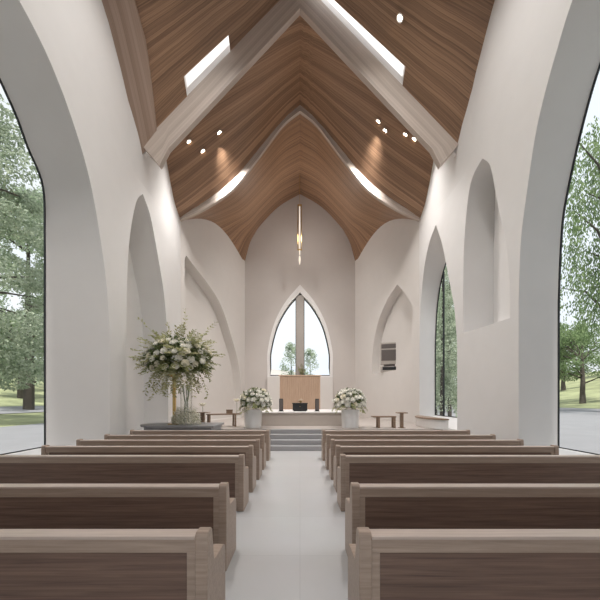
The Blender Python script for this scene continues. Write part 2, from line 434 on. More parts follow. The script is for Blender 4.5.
MB().box(-.3, -.26, .1, .2, .08, 5.2).box(.26, .3, .1, .2, .08, 5.2).build('mullion_edge', M['metal_dark'], wroot)
# plinth wall below the apse window
tag(MB().box(-2.16, 2.16, DP-.22, DP+.02, DZ, 3.27).build('trim_4', M['wall_warm'], bevel=.01), kind='structure')

# ------------------------------------------------------------------ ceilings
def lerp_tab(tab, x):
    if x <= tab[0][0]: return tab[0][1]
    for (a, u), (b, w) in zip(tab, tab[1:]):
        if x <= b: return u+(w-u)*(x-a)/(b-a)
    return tab[-1][1]
EAVE_N = [(-4, 15.2), (5, 14.3), (7, 13.9), (8.8, 13.25), (9.3, 12.8), (10.0, 12.0), (10.35, 11.5), (10.6, 11.05), (DA, 10.35)]
def z_nave(x, d):
    e = lerp_tab(EAVE_N, d); rz = 16.1+.0*(DA-d)
    return rz+(e-rz)*abs(x)/XW
EAVE_V = [(DA, 13.3), (12.0, 12.6), (12.8, 11.95), (13.5, 11.2), (14.1, 10.5), (DB, 10.0)]
PB = catmull([Vector(p) for p in ((0, 15.0, 0), (.78, 14.35, 0), (1.84, 12.95, 0), (3.09, 11.4, 0), (4.4, 10.5, 0), (XW, 10.0, 0))], 5)
PA = catmull([Vector(p) for p in ((0, 15.45, 0), (1.4, 14.62, 0), (2.6, 13.4, 0), (3.02, 12.8, 0), (3.36, 12.1, 0), (3.66, 11.0, 0))], 5)
PB_TAB = [(p.x, p.y) for p in PB]
def z_vault(x, d):
    e = lerp_tab(EAVE_V, d); st = 15.5+(e-15.5)*abs(x)/XW
    w = .72*max(0, (d-DA)/(DB-DA))**3
    return st+(lerp_tab(PB_TAB, abs(x))+.12-st)*w if st > lerp_tab(PB_TAB, abs(x))+.12 else st

def grid_obj(name, rows, mat, uv_rows, skip=lambda i, j: False, smooth=40):
    nr, nc = len(rows), len(rows[0]); v = [p for r in rows for p in r]; uv = [p for r in uv_rows for p in r]
    f = [(i*nc+j, i*nc+j+1, (i+1)*nc+j+1, (i+1)*nc+j) for i in range(nr-1) for j in range(nc-1) if not skip(i, j)]
    return mk(name, v, f, mat, None, smooth, uv)

def build_nave():
    xs_l = [0, .6, 1.2, 1.8, 2.38, 3.0, 3.5, 3.86, 4.4, 5.0, XW]
    xs_r = [0, .3, .8, 1.4, 2.0, 2.7, 3.5, 4.0, 4.6, 5.1, XW]
    X = [-x for x in xs_l[::-1]] + xs_r[1:]
    ds = [-4, -2, 0, 2, 4, 5, 6, 7, 7.6, 8.2, 8.8, 9.2, 9.6, 10.0, 10.3, 10.64, 10.93, DA]
    rows = [[(x, d, z_nave(x, d)) for x in X] for d in ds]
    uv = [[(abs(x)*1.35+(7 if x > 0 else 0), d) for x in X] for d in ds]
    holes = {(-3.86, -2.38): (10.64, 10.93), (.3, 3.5): (10.64, 10.93)}
    def skip(i, j):
        for (a, b), (c, e) in holes.items():
            if X[j] >= a-1e-6 and X[j+1] <= b+1e-6 and ds[i] >= c-1e-6 and ds[i+1] <= e+1e-6: return True
        return False
    c = grid_obj('ceiling', rows, M['ceil'], uv, skip); tag(c, kind='structure')
    for k, ((a, b), (c0, c1)) in enumerate(holes.items()):      # skylight wells with frosted panes
        xx = [x for x in X if a-1e-6 <= x <= b+1e-6]
        dd = [d for d in ds if c0-1e-6 <= d <= c1+1e-6]
        loop = [(x, c0) for x in xx] + [(b, d) for d in dd[1:]] + [(x, c1) for x in xx[::-1][1:]] + [(a, d) for d in dd[::-1][1:-1]]
        lo = [(x, d, z_nave(x, d)) for x, d in loop]; hi = [(x, d, z_nave(x, d)+.28) for x, d in loop]
        r = empty('window_%d' % (5+k), ((a+b)/2, (c0+c1)/2, z_nave((a+b)/2, (c0+c1)/2))); tag(r, kind='structure')
        off = Vector(r.location)
        v, f = strip([Vector(p)-off for p in lo], [Vector(p)-off for p in hi]); mk('skylight_well', v, f, M['white'], r)
        g = [[(x-off.x, d-off.y, z_nave(x, d)+.28-off.z) for x in xx] for d in dd]; nc = len(xx)
        mk('pane', [p for q in g for p in q], [(i*nc+j, i*nc+j+1, (i+1)*nc+j+1, (i+1)*nc+j) for i in range(len(dd)-1) for j in range(nc-1)], M['frost'], r)
build_nave()

def build_vault():
    X = [XW*i/10 for i in range(-10, 11)]; ds = [DA+(DB-DA)*i/12 for i in range(13)]
    rows = [[(x, d, z_vault(x, d)) for x in X] for d in ds]; uv = [[(abs(x)*1.3+(7 if x > 0 else 0), d) for x in X] for d in ds]
    tag(grid_obj('ceiling.001', rows, M['ceil'], uv), kind='structure')
build_vault()

def build_chancel():
    nt_ = 16; n = len(PB); rows = []; uv = []
    for i in range(nt_+1):
        t = i/nt_; d = DB+(DP-DB)*t; half = []
        for j in range(n):
            p = PB[j].lerp(PA[j], t); u = j/(n-1)
            w = XW+(3.66-XW)*t
            x = p.x if j < n-1 else w
            z = p.y+math.sin(math.pi*min(1, t*1.06))*1.05*u**2.5
            half.append((x, d, z))
        rows.append([(-x, y, z) for x, y, z in half[::-1]]+half[1:])
        uv.append([(abs(x)*1.4+(7 if x > 0 else 0), y+.1*abs(x)) for x, y, z in rows[-1]])
    tag(grid_obj('ceiling.002', rows, M['ceil'], uv), kind='structure')
build_chancel()

# roof beam (gable) : front band of pale boards, closed bulkhead above it
def gable(name, y0, y1, lo, hi, mat, uvs=True):
    """lo, hi: half profiles [(x,z)...] from ridge outwards with equal counts"""
    L = [(-x, z) for x, z in lo[::-1]]+list(lo[1:]); H = [(-x, z) for x, z in hi[::-1]]+list(hi[1:]); n = len(L)
    v = [(x, y0, z) for x, z in L]+[(x, y0, z) for x, z in H]+[(x, y1, z) for x, z in L]+[(x, y1, z) for x, z in H]
    f = []
    for i in range(n-1):
        f += [(i, i+1, n+i+1, n+i), (2*n+i, 3*n+i, 3*n+i+1, 2*n+i+1), (i, 2*n+i, 2*n+i+1, i+1), (n+i, n+i+1, 3*n+i+1, 3*n+i)]
    f += [(0, n, 3*n, 2*n), (n-1, 3*n-1, 4*n-1, 2*n-1)]
    uv = []
    for k, row in enumerate((L, H, L, H)):
        for x, z in row: uv.append((abs(x)*1.4, (0 if k in (0,) else .85 if k == 1 else -.3 if k == 2 else 1.2)))
    return mk(name, v, f, mat, None, None, uv)
tag(gable('trim_5', DA-.06, DA+.14, [(0, 15.12), (1.5, 13.52), (3, 11.92), (4.5, 10.33), (4.8, 9.75)],
          [(x, z_nave(x, DA)+.04) for x in (0, 1.5, 3, 4.5, 5.42)], M['ceil_pale']), kind='structure')
tag(gable('trim_6', DA+.1, DA+.28, [(0, 15.45), (2.7, 12.7), (4.6, 10.9), (XW, 10.2)], [(0, 17), (2.7, 16), (4.6, 15), (XW, 14.6)], M['wall']), kind='structure')
# soft plaster swelling of each side wall under the beam foot
def sm(a, b, x):
    t = max(0, min(1, (x-a)/(b-a))); return t*t*(3-2*t)
for sx, nm in ((-1, 'trim_7'), (1, 'trim_8')):
    ds = [9.4+5.2*i/20 for i in range(21)]; zs = [9.02+3.8*i/20 for i in range(21)]
    v = [(sx*(XW+.01-.12*sm(10.1, DA, d)*(1-sm(11.6, 14.5, d))*sm(9.02, 10.6, z)), d, z) for d in ds for z in zs]
    tag(mk(nm, v, [(i*21+j, i*21+j+1, (i+1)*21+j+1, (i+1)*21+j) for i in range(20) for j in range(20)], M['wall'], None, 180), kind='structure')
# chancel arch fin
tag(gable('trim_9', DB-.12, DB+.04, [(p.x, p.y-.02) for p in PB], [(p.x, max(p.y+.25, z_vault(p.x, DB)+.05)) for p in PB], M['ceil_pale']), kind='structure')
tag(gable('trim_10', DB-.02, DB+.03, [(p.x, p.y+.1) for p in PB], [(p.x, 17-p.x*.5) for p in PB], M['wall']), kind='structure')
# eaves soffit band of pale boards on the left
rows = []; uv = []
for d in [F0, 0, 4, 6, 7, 8, 8.6, 9.2, 9.8, 10.4, DA]:
    e = lerp_tab(EAVE_N, d); w = lerp_tab([(-4, .7), (9.0, .7), (9.6, .8), (10.2, .73), (10.7, .64), (DA, .6)], d)
    zi = z_nave(XW-w, d)-.02
    rows.append([(-XW+.001, d, e-.3), (-XW+w, d, zi-.12), (-XW+w, d, zi+.05)]); uv.append([(d, 0), (d, w), (d, w+.15)])
tag(grid_obj('trim_11', rows, M['soffit'], uv, smooth=30), kind='structure')

# ------------------------------------------------------------------ pews
def pew(xa, xo, d, label):
    """xa aisle end, xo outer end (world x), d = rear face of the back; faces the altar (+y)"""
    s = 1 if xo > xa else -1
    root = empty('church_pew', ((xa+xo)/2, d, 0)); L = abs(xo-xa)/2
    tag(root, label, 'pew', 'pews either side of the aisle')
    prof = [(0, 0), (0, .80), (.004, .868), (.02, .888), (.10, .89), (.125, .87), (.14, .80), (.17, .66), (.2, .63), (.44, .62), (.49, .60), (.51, .55), (.51, 0)]
    for e in (-1, 1):
        mb = MB(); mb.prism(prof, lambda p, q, t: (t, p, q), e*L if e < 0 else L-.082, -L+.082 if e < 0 else L)
        mb.build('end_panel', M['frame_wood'], root, bevel=.008)
    a = L-.082
    MB().box(-a, a, .012, .05, .755, .845).box(-a, -a+.055, .012, .05, .0, .755).box(a-.055, a, .012, .05, .0, .755).box(-a+.055, a-.055, .012, .05, .0, .09).build('back_frame', M['frame_wood'], root, bevel=.003)
    MB().box(-a+.05, a-.05, .028, .06, .08, .76).build('back_panel', M['panel_wood'], root)
    MB().box(-a-.002, a+.002, -.005, .125, .845, .868).build('top_rail', M['cap_wood'], root, bevel=.006)
    MB().add([(x, y, z) for x in (-a, a) for y, z in ((.06, .845), (.1, .845), (.16, .44), (.06, .44))], [(0, 1, 2, 3), (4, 7, 6, 5), (0, 4, 5, 1), (1, 5, 6, 2), (2, 6, 7, 3), (3, 7, 4, 0)]).build('backrest', M['frame_wood'], root)
    MB().box(-a, a, .06, .5, .40, .44).build('seat', M['frame_wood'], root, bevel=.006)
    MB().box(-a, a, .44, .465, .08, .40).build('seat_apron', M['panel_wood'], root)
    return root
order = ['nearest the viewer, first', 'second', 'third', 'fourth', 'fifth', 'sixth', 'farthest']
rows_d = [2.07, 3.26, 5.02, 6.05, 7.0, 8.0, 9.2]
la = [-.60, -.75, -.885, -.895, -.89, -.90, -.895]
ra = [.385, .53, .64, .685, .68, .665, .65]
det = [('pale taupe pew with dark back panel, nearest the viewer, %s of the aisle'),
       ('pale taupe wooden pew directly ahead of the nearest one on the %s of the aisle'),
       ('taupe wooden pew in the third row from the viewer, %s of the aisle'),
       ('taupe wooden pew in the fourth row from the viewer, %s of the aisle'),
       ('taupe wooden pew in the fifth row from the viewer, %s of the aisle'),
       ('brown-looking wooden pew second from the altar steps, %s of the aisle'),
       ('brown-looking wooden pew closest to the altar steps, %s of the aisle')]
for i in range(7):
    pew(la[i], -4.9, rows_d[i], det[i] % 'left')
    pew(ra[i], 4.9, rows_d[i], det[i] % 'right')

# ------------------------------------------------------------------ altar
t = empty('altar_platform', (0, 13.7, DZ)); tag(t, 'wide low beige altar platform with pale top slab at the head of the steps', 'altar platform')
MB().box(-1.78, 1.88, 0, 3.9, 0, .545).build('body', M['dais'], t, bevel=.01)
MB().box(-1.82, 1.92, -.05, 3.95, .545, .6).build('top_slab', M['white'], t, bevel=.012)
AZ = DZ+.6
t = empty('altar_screen', (0, 17.3, AZ)); tag(t, 'light wooden screen of upright slats standing on the altar platform under the lancet window', 'screen')
MB().box(-1.1, 1.1, .08, .16, 0, 1.8).build('backing_board', M['altar_wood'], t)
for i in range(22):
    x = -1.1+.1*i+.05
    MB().box(x-.038, x+.038, 0, .08, 0, 1.78).build('slat', M['altar_wood'], t, bevel=.006)
MB().box(-1.16, 1.16, -.02, .18, 1.8, 1.86).build('top_rail', M['altar_wood'], t, bevel=.008)
t = empty('tabernacle_box', (0, 14.3, AZ)); tag(t, 'low black lacquered chest in the middle of the altar platform', 'chest')
cb = MB().box(-.33, .33, 0, .45, .03, .34).build('body', M['black'], t, bevel=.012)
MB().box(-.35, .35, -.02, .47, .34, .38).build('lid', M['black'], t, bevel=.01)
MB().box(-.28, .28, .03, .4, 0, .03).build('base', M['black'], t)
MB().lathe([(0.012, -.012), (.012, .012)], (0, 0, 0), 12).build('knob', M['gold'], cb).location = (0, -.015, .22)
t = empty('flower_bowl', (.02, 14.5, AZ+.38)); tag(t, 'tiny brass bowl with blossoms standing on the black chest', 'bowl')
MB().lathe([(.04, 0), (.05, .01), (.02, .03), (.09, .07), (.1, .09), (.0, .085)], n=16).build('bowl', M['gold'], t, smooth=40)
mb = MB()
for k in range(26):
    p = Vector((random.uniform(-.1, .1), random.uniform(-.06, .06), random.uniform(.08, .16)))
    mb.quad_leaf(p, Vector((random.uniform(-1, 1), random.uniform(-1, 1), random.uniform(-.2, 1))), .03, .05, Vector((0, 0, 1)))
mb.build('blossoms', M['baby'], t)
for x, lab in ((-.85, 'slim black upright speaker left of the chest on the altar platform'), (.77, 'slim black upright speaker right of the chest on the altar platform')):
    t = empty('tower_speaker', (x, 14.4, AZ)); tag(t, lab, 'speaker', 'pair of slim black speakers on the altar')
    MB().box(-.12, .12, -.1, .1, 0, .025).build('base', M['black'], t, bevel=.005)
    cb = MB().box(-.085, .085, -.07, .09, .025, .57).build('cabinet', M['black'], t, bevel=.012)
    MB().box(-.07, .07, -.08, -.069, .06, .54).build('grille', M['grille'], cb)

# ------------------------------------------------------------------ flowers
def rose_mesh(name, r, mat):
    mb = MB()
    mb.lathe([(.0, -.55*r), (.5*r, -.45*r), (.72*r, -.1*r), (.6*r, .25*r), (.3*r, .42*r), (0, .38*r)], n=8)
    for ring, (cnt, rad, tilt, h) in enumerate(((5, .98, 1.05, .1), (5, .78, .65, .3), (4, .5, .35, .45), (3, .25, .2, .52))):
        for k in range(cnt):
            a = 2*math.pi*(k+.4*ring)/cnt; c = Vector((math.cos(a), math.sin(a), 0)); tg = Vector((-math.sin(a), math.cos(a), 0))
            w = rad*r*math.tan(math.pi/cnt)*1.35 if cnt > 3 else rad*r*1.3
            w = min(w, .75*r)
            b0 = c*rad*.45*r+Vector((0, 0, -.35*r)); m0 = c*rad*.95*r+Vector((0, 0, h*r*.6)); t0 = c*(rad*.95+.2*tilt)*r*.98+Vector((0, 0, h*r+.18*r))
            v = [b0-tg*w*.35, b0+tg*w*.35, m0+tg*w*.8-c*.1*r, t0+tg*w*.5-c*.08*r, t0+c*.04*r, t0-tg*w*.5-c*.08*r, m0-tg*w*.8-c*.1*r]
            mb.add(v, [(0, 1, 2, 6), (6, 2, 3, 4, 5)])
    me_o = mb.build(name, mat, None, smooth=60); me = me_o.data; bpy.data.objects.remove(me_o); return me

def orient(o, direction):
    o.rotation_mode = 'QUATERNION'; o.rotation_quaternion = Vector((0, 0, 1)).rotation_difference(Vector(direction).normalized())

ROSE = rose_mesh('rose', .075, M['petal']); ROSE_C = rose_mesh('rose', .075, M['cream'])

def fern(mb, p, d, L, leaf, n, droop=.3, rnd=random):
    """a leafy spray"""
    p = Vector(p); d = Vector(d).normalized(); pts = [p.copy()]
    for i in range(n):
        d = (d+Vector((rnd.uniform(-.12, .12), rnd.uniform(-.12, .12), -droop/n))).normalized()
        p = p+d*L/n; pts.append(p.copy())
        for s in (-1, 1):
            side = d.cross(Vector((rnd.uniform(-.4, .4), rnd.uniform(-.4, .4), 1)));
            if side.length < .05: side = Vector((1, 0, 0))
            side.normalize()
            mb.quad_leaf(p, side*s+d*.7, leaf*.42, leaf*rnd.uniform(.7, 1.2), Vector((rnd.uniform(-1, 1), rnd.uniform(-1, 1), 1)))
    mb.tube(pts, .004, 3)

def bouquet(name, loc, rx, rz, nroses, rose_s, label, cat, sprays, leaf=.09, low=-.55, group=None, front=.8):
    """ellipsoidal arrangement centred at loc"""
    root = empty(name, loc); tag(root, label, cat, group)
    rnd = random.Random(nroses*31+int(abs(loc[0])*100))
    mb = MB()
    for k in range(int(1500*rx*rx/.5+500)):
        v = Vector((rnd.gauss(0, 1), rnd.gauss(0, 1), rnd.gauss(0, 1))).normalized()
        if v.z < low: v.z *= .4
        q = rnd.uniform(.5, .98); p = Vector((v.x*rx*q, v.y*rx*.85*q, v.z*rz*q))
        mb.quad_leaf(p, v+Vector((rnd.uniform(-.8, .8), rnd.uniform(-.8, .8), rnd.uniform(-.8, .5))), leaf*.5, leaf*rnd.uniform(.8, 1.5), Vector((rnd.uniform(-1, 1), rnd.uniform(-1, 1), 1)))
    mb.build('foliage', M['leaf'], root)
    placed = []; tries = 0
    while len(placed) < nroses and tries < 9000:
        tries += 1
        v = Vector((rnd.gauss(0, 1), rnd.gauss(-.35, 1), rnd.gauss(.35, 1))).normalized()
        if v.z < low: continue
        p = Vector((v.x*rx*.93, v.y*rx*.8, v.z*rz*.93)) * rnd.uniform(.95, 1.1)
        if any((p-q).length < rose_s*1.7 for q in placed): continue
        placed.append(p)
        o = bpy.data.objects.new('rose', ROSE if rnd.random() < .8 else ROSE_C); col.objects.link(o); o.parent = root; o.location = p
        sc = rose_s/.075*rnd.uniform(.75, 1.1); o.scale = (sc,)*3
        orient(o, Vector((v.x, v.y-.3, v.z+.35)))
    for (d, L, drp) in sprays:
        mb = MB(); dd = Vector(d).normalized()
        fern(mb, Vector((dd.x*rx*.5, dd.y*rx*.5, dd.z*rz*.5)), dd, L, leaf*1.15, 12, drp, rnd)
        mb.build('leaf_spray', M['sprig'], root)
    return root

# pair of white vases with rose domes flanking the steps
for x, lab, side in ((-1.87, 'round white rose bouquet in the white vase left of the altar steps', 'left'), (2.0, 'round white rose bouquet in the white vase right of the altar steps', 'right')):
    t = tag(MB().lathe([(.31, 0), (.33, .02), (.345, .4), (.355, .72), (.335, .72), (.32, .3), (.0, .12)], n=32).build('flower_vase', M['ceramic'], None, smooth=40),
            'tall white ceramic vase standing %s of the altar steps' % side, 'vase', 'white vases by the steps')
    t.location = (x, 12.75, DZ)
    rnd = random.Random(5)
    sp = [((math.cos(a), math.sin(a), -.25+.2*math.sin(3*a)), .48, .9) for a in [2*math.pi*i/12 for i in range(12)]]
    bouquet('rose_bouquet', (x+(.1 if x < 0 else -.02), 12.75, DZ+1.04), .6, .52, 56, .105, lab, 'bouquet', sp, leaf=.1, low=-.35, group='white rose bouquets by the steps')

# tall arrangement on the left
CZ = .92
t = empty('stone_console', (-4.1, 10.35, 0)); tag(t, 'low dark grey stone console with rounded end by the left wall', 'console')
pol = [(1.3, 0), (1.3, 1.5)] + [(-.6+.75*math.cos(a), .75+.75*math.sin(a)) for a in [math.pi/2+math.pi*i/14 for i in range(15)]]
MB().prism(pol, lambda p, q, z: (p, q, z), CZ-.07, CZ).build('top', M['grey'], t, bevel=.012)
pol2 = [(p*.93, .75+(q-.75)*.9) for p, q in pol]
MB().prism(pol2, lambda p, q, z: (p, q, z), 0, CZ-.07).build('body', M['grey'], t, bevel=.01)
BX, BY = -4.2, 10.95
t = empty('flower_stand', (BX-.1, BY, CZ)); tag(t, 'slim brass flower stand on the grey console under the huge bouquet', 'stand')
MB().box(-.16, .16, -.16, .16, 0, .03).build('base', M['gold'], t, bevel=.005)
MB().box(-.045, .045, -.045, .045, .03, 1.55).build('post', M['gold'], t, bevel=.004)
MB().lathe([(.05, 1.55), (.07, 1.6), (.2, 1.68), (.21, 1.7), (0, 1.69)], n=20).build('bowl', M['gold'], t, smooth=40)
t = empty('glass_vase', (BX+.36, BY-.15, CZ)); tag(t, 'tall clear glass cylinder vase holding green stems on the grey console', 'vase')
MB().lathe([(.17, 0), (.19, .02), (.19, 1.35), (.175, 1.35), (.17, .05), (0, .05)], n=28).build('glass_body', M['vase_glass'], t, smooth=40)
mb = MB()
for k in range(9):
    a = k*2.4; mb.tube([(.1*math.cos(a), .1*math.sin(a), .07), (.05*math.cos(a+.6), .05*math.sin(a+.6), .75), (.13*math.cos(a+1), .1*math.sin(a+1), 1.3)], .008, 5)
mb.build('stem', M['stem'], tag(empty('stem_bundle', (BX+.36, BY-.15, CZ)), 'bundle of green flower stems inside the clear glass vase', 'stems'))
sp = []
rnd = random.Random(3)
for k in range(44):                     # upward and sideways sprays
    a = rnd.uniform(-.15, math.pi+.15); sp.append(((math.cos(a)*1.15, rnd.uniform(-.6, .4), math.sin(a)*.9), rnd.uniform(.55, .95), .4))
for k in range(34):                     # trailing greenery
    a = rnd.uniform(0, 2*math.pi); sp.append(((math.cos(a)*.9, math.sin(a)*.9-.2, -.5), rnd.uniform(.7, 1.25), 1.9))
for k in range(60):                     # short sprigs all over
    a = rnd.uniform(0, 2*math.pi); e = rnd.uniform(-.5, 1.2); sp.append(((math.cos(a)*math.cos(e), math.sin(a)*math.cos(e)-.3, math.sin(e)*.9), rnd.uniform(.6, .8), .5))
for d, L in (((-.75, -.2, 1.1), 1.35), ((.8, -.2, 1.0), 1.4), ((.12, 0, 1.3), 1.35), ((-1.3, -.2, .2), 1.0), ((1.3, -.1, .35), 1.0)): sp.append((d, L, .2))
bouquet('flower_arrangement', (BX+.05, BY, CZ+2.15), 1.12, .8, 98, .105, 'huge white rose and greenery arrangement raised on the brass stand at the left', 'flower arrangement', sp, leaf=.12, low=-.4)
# collar of small blooms round the foot of the glass vase
root = empty('bloom_collar', (BX+.36, BY-.15, CZ)); tag(root, 'ring of tiny white blooms round the foot of the tall glass vase', 'flowers')
mb = MB(); mb2 = MB()
for k in range(2200):
    a = rnd.uniform(0, 2*math.pi); r = rnd.uniform(.2, .5); z = rnd.uniform(0.01, .62)*(1-abs(r-.31)/.3)
    p = Vector((r*math.cos(a), r*.75*math.sin(a), max(.012, z)))
    (mb if k % 9 else mb2).quad_leaf(p, Vector((rnd.uniform(-1, 1), rnd.uniform(-1, 1), rnd.uniform(0, 1))), .035, .05, Vector((rnd.uniform(-1, 1), rnd.uniform(-1, 1), 1)))
tag(mb.build('bloom', M['baby'], root), kind='stuff'); tag(mb2.build('leaf', M['sprig'], root), kind='stuff')

# ------------------------------------------------------------------ side furniture left and right of the altar
def small_flower(loc, label, h=.28):
    r = empty('blossom_stem', loc); tag(r, label, 'flower')
    MB().tube([(0, 0, 0), (.01, 0, h*.5), (0, 0, h)], .008, 5).build('stem', M['stem'], r)
    mb = MB()
    for k in range(14):
        a = 2*math.pi*k/14; mb.quad_leaf(Vector((0, 0, h)), Vector((math.cos(a), math.sin(a), .5+.4*(k % 2))), .1, .24, Vector((0, 0, 1)))
    mb.build('petals', M['cream'], r); return r
t = empty('pedestal_table', (-3.88, 12.75, DZ)); tag(t, 'small brown pedestal table with thin wide top beside the glass vase', 'table')
MB().box(-.07, .07, -.07, .07, .02, .6).build('post', M['brown_wood'], t, bevel=.006)
MB().box(-.16, .16, -.16, .16, 0, .02).build('base', M['brown_wood'], t)
MB().box(-.5, .26, -.2, .2, .6, .625).build('top', M['brown_wood'], t, bevel=.005)
small_flower((-3.88, 12.75, DZ+.625), 'cream blossom standing on the small pedestal table', .22)
t = empty('low_side_table', (-3.1, 13.3, DZ), R(28)); tag(t, 'long low brown side table slanting behind the left white vase', 'table')
MB().box(-.75, .6, -.2, .2, .5, .55).build('top', M['brown_wood'], t, bevel=.006)
for x in (-.68, .38):
    for y in (-.15, .15): MB().box(x-.03, x+.03, y-.03, y+.03, 0, .5).build('leg', M['brown_wood'], t)
t = empty('keepsake_box', (-2.95, 13.38, DZ+.55), R(20)); tag(t, 'little brown wooden box on the low side table', 'box')
MB().box(-.12, .12, -.09, .09, 0, .13).build('body', M['brown_wood'], t, bevel=.004)
MB().box(-.13, .13, -.1, .1, .13, .16).build('lid', M['brown_wood'], t, bevel=.004)
small_flower((-2.68, 13.55, DZ+.55), 'cream blossom on a tall stem at the end of the low side table', .48)

t = empty('side_table', (3.3, 12.8, DZ)); tag(t, 'narrow brown side table right of the altar steps', 'table')
MB().box(-.42, .5, -.2, .2, .42, .47).build('top', M['brown_wood'], t, bevel=.006)
for x in (-.18, .44):
    for y in (-.15, .15): MB().box(x-.035, x+.035, y-.035, y+.035, 0, .42).build('leg', M['brown_wood'], t)
t = empty('pedestal_stand', (4.04, 12.72, DZ)); tag(t, 'slim brown pedestal stand at the right end of the narrow side table', 'stand')
MB().box(-.06, .06, -.06, .06, .02, .58).build('post', M['brown_wood'], t, bevel=.005)
MB().box(-.12, .12, -.12, .12, 0, .02).build('base', M['brown_wood'], t)
MB().box(-.2, .2, -.15, .15, .58, .62).build('top', M['brown_wood'], t, bevel=.005)

# wall speaker in the right chancel niche
p = Vector(fr_(.3)(.45, 3.3)); tdir = Vector(fr_(0)(1, 0))-Vector(fr_(0)(0, 0)); ang = math.atan2(tdir.y, tdir.x)+math.pi
t = empty('wall_speaker', p, R(-18)); tag(t, 'boxy wall speaker with dark grilles and pale frame in the right pointed niche', 'speaker')
cb = MB().box(-.47, .47, -.16, .16, .42, 1.62).build('cabinet', M['taupe'], t, bevel=.02)
MB().box(-.42, .42, -.175, -.155, .62, 1.22).build('main_grille', M['grille'], cb, bevel=.01)
MB().box(-.42, .42, -.175, -.155, 1.3, 1.54).build('upper_grille', M['grille'], cb, bevel=.01)
cb = MB().box(-.47, .47, -.17, .16, .0, .3).build('lower_cabinet', M['taupe'], t, bevel=.02)
MB().box(-.36, .42, -.185, -.165, .1, .28).build('lower_grille', M['black'], cb, bevel=.01)
MB().box(-.3, .3, -.1, .1, .3, .42).build('bracket', M['grille'], t)

# ------------------------------------------------------------------ pendant light before the apse wall
t = empty('pendant_light', (-.02, 19.2, 9.85)); tag(t, 'slender brass tube pendant lamp hanging above the lancet window', 'pendant lamp')
MB().tube([(0, 0, 3.6), (0, 0, 5.55)], .012, 6).build('cord', M['gold'], t)
MB().box(-.13, .13, -.04, .04, 3.55, 3.62).build('top_bar', M['gold'], t)
for x in (-.11, .11): MB().tube([(x, 0, .95), (x, 0, 3.56)], .02, 8).build('side_rod', M['gold'], t)
MB().lathe([(.0, .6), (.035, .62), (.04, 1.2), (.036, 2.3), (.02, 3.5), (0, 3.55)], n=12).build('glow_tube', M['pend'], t, smooth=40)
MB().box(-.13, .13, -.04, .04, .88, .95).build('lower_bar', M['gold'], t)
MB().lathe([(.0, 0), (.035, .1), (.06, .3), (.05, .5), (0, .58)], n=12).build('drop', M['pend'], t, smooth=40)

rnd = random.Random(12)
t = empty('sill_plant', (.12, DP-.14, 3.27)); tag(t, 'small yellow-green leafy plant on the sill at the foot of the window mullion', 'plant')
MB().lathe([(.07, 0), (.09, .1), (.08, .1), (0, .08)], n=14).build('pot', M['white'], t, smooth=40)
mb = MB()
for k in range(16): fern(mb, (0, 0, .1), (rnd.uniform(-.7, .7), rnd.uniform(-.25, .15), 1), rnd.uniform(.4, .85), .09, 8, .2, rnd)
mb.build('foliage', M['sprig'], t)

# ------------------------------------------------------------------ downlights
DL = [
    (-4.506, 12.989, 12.223, -0.588, 'outermost spotlight of the left trio in the walnut vault', 50),
    (-4.054, 13.374, 12.134, -0.629, 'lowest spotlight of the left trio in the walnut vault', 150),
    (-3.330, 13.238, 12.795, -0.641, 'innermost spotlight of the left trio in the walnut vault', 165),
    (3.179, 13.042, 13.080, 0.620, 'innermost of the four spotlights on the right vault slope', 165),
    (3.487, 13.126, 12.784, 0.619, 'second innermost of the four spotlights on the right vault slope', 150),
    (4.243, 12.932, 12.458, 0.585, 'brighter outer spotlight on the right vault slope, beside the outermost one', 60),
    (4.597, 12.905, 12.254, 0.578, 'outermost of the four spotlights on the right vault slope', 40),
    (3.116, 9.971, 13.651, .666, 'single spotlight in the near ceiling beside the right skylight', 80),
] + [(sx*x, y, z_nave(x, y), sx*math.atan((16.1-lerp_tab(EAVE_N, y))/XW), 'spotlight overhead in the near ceiling, above the top edge of the view', 200) for sx in (-1, 1) for x, y in ((2.6, 8.2), (2.6, 6.2))

]
for (x, y, z, slope, lab, power) in DL:
    t = empty('downlight', (x, y, z)); tag(t, lab, 'ceiling light', 'spotlights above the view' if 'overhead' in lab else 'recessed ceiling spotlights')
    t.rotation_euler = (0, slope, 0)
    MB().lathe([(.075, -.005), (.115, -.02), (.12, .01), (.075, .01)], n=20).build('trim_ring', M['white'], t, smooth=40)
    MB().lathe([(.0, -.006), (.075, -.008), (.075, .0), (0, .0)], n=20).build('lamp_disc', M['lamp'], t)
    L = bpy.data.lights.new('spot', 'SPOT'); L.energy = power*(5.2 if y < 10.5 else 11); L.color = (1, .965, .93); L.spot_size = R(60 if 9.5 < y < 10.5 else 128 if y < 10.5 else 92); L.spot_blend = 1; L.shadow_soft_size = .25
    lo = bpy.data.objects.new('spot', L); col.objects.link(lo); lo.location = (x, y, z-.1)
    if y > 12 and abs(x) < 3.4:      # swivelled towards the altar
        lo.location.z -= .3; L.spot_size = R(86)
        lo.rotation_euler = Vector((-.12*x, .62, -.78)).to_track_quat('-Z', 'Y').to_euler()

L = bpy.data.lights.new('pendant_glow', 'POINT'); L.energy = 110; L.color = (1, .94, .88); L.shadow_soft_size = .3
lo = bpy.data.objects.new('pendant_glow', L); col.objects.link(lo); lo.location = (0, 18.85, 11.6)

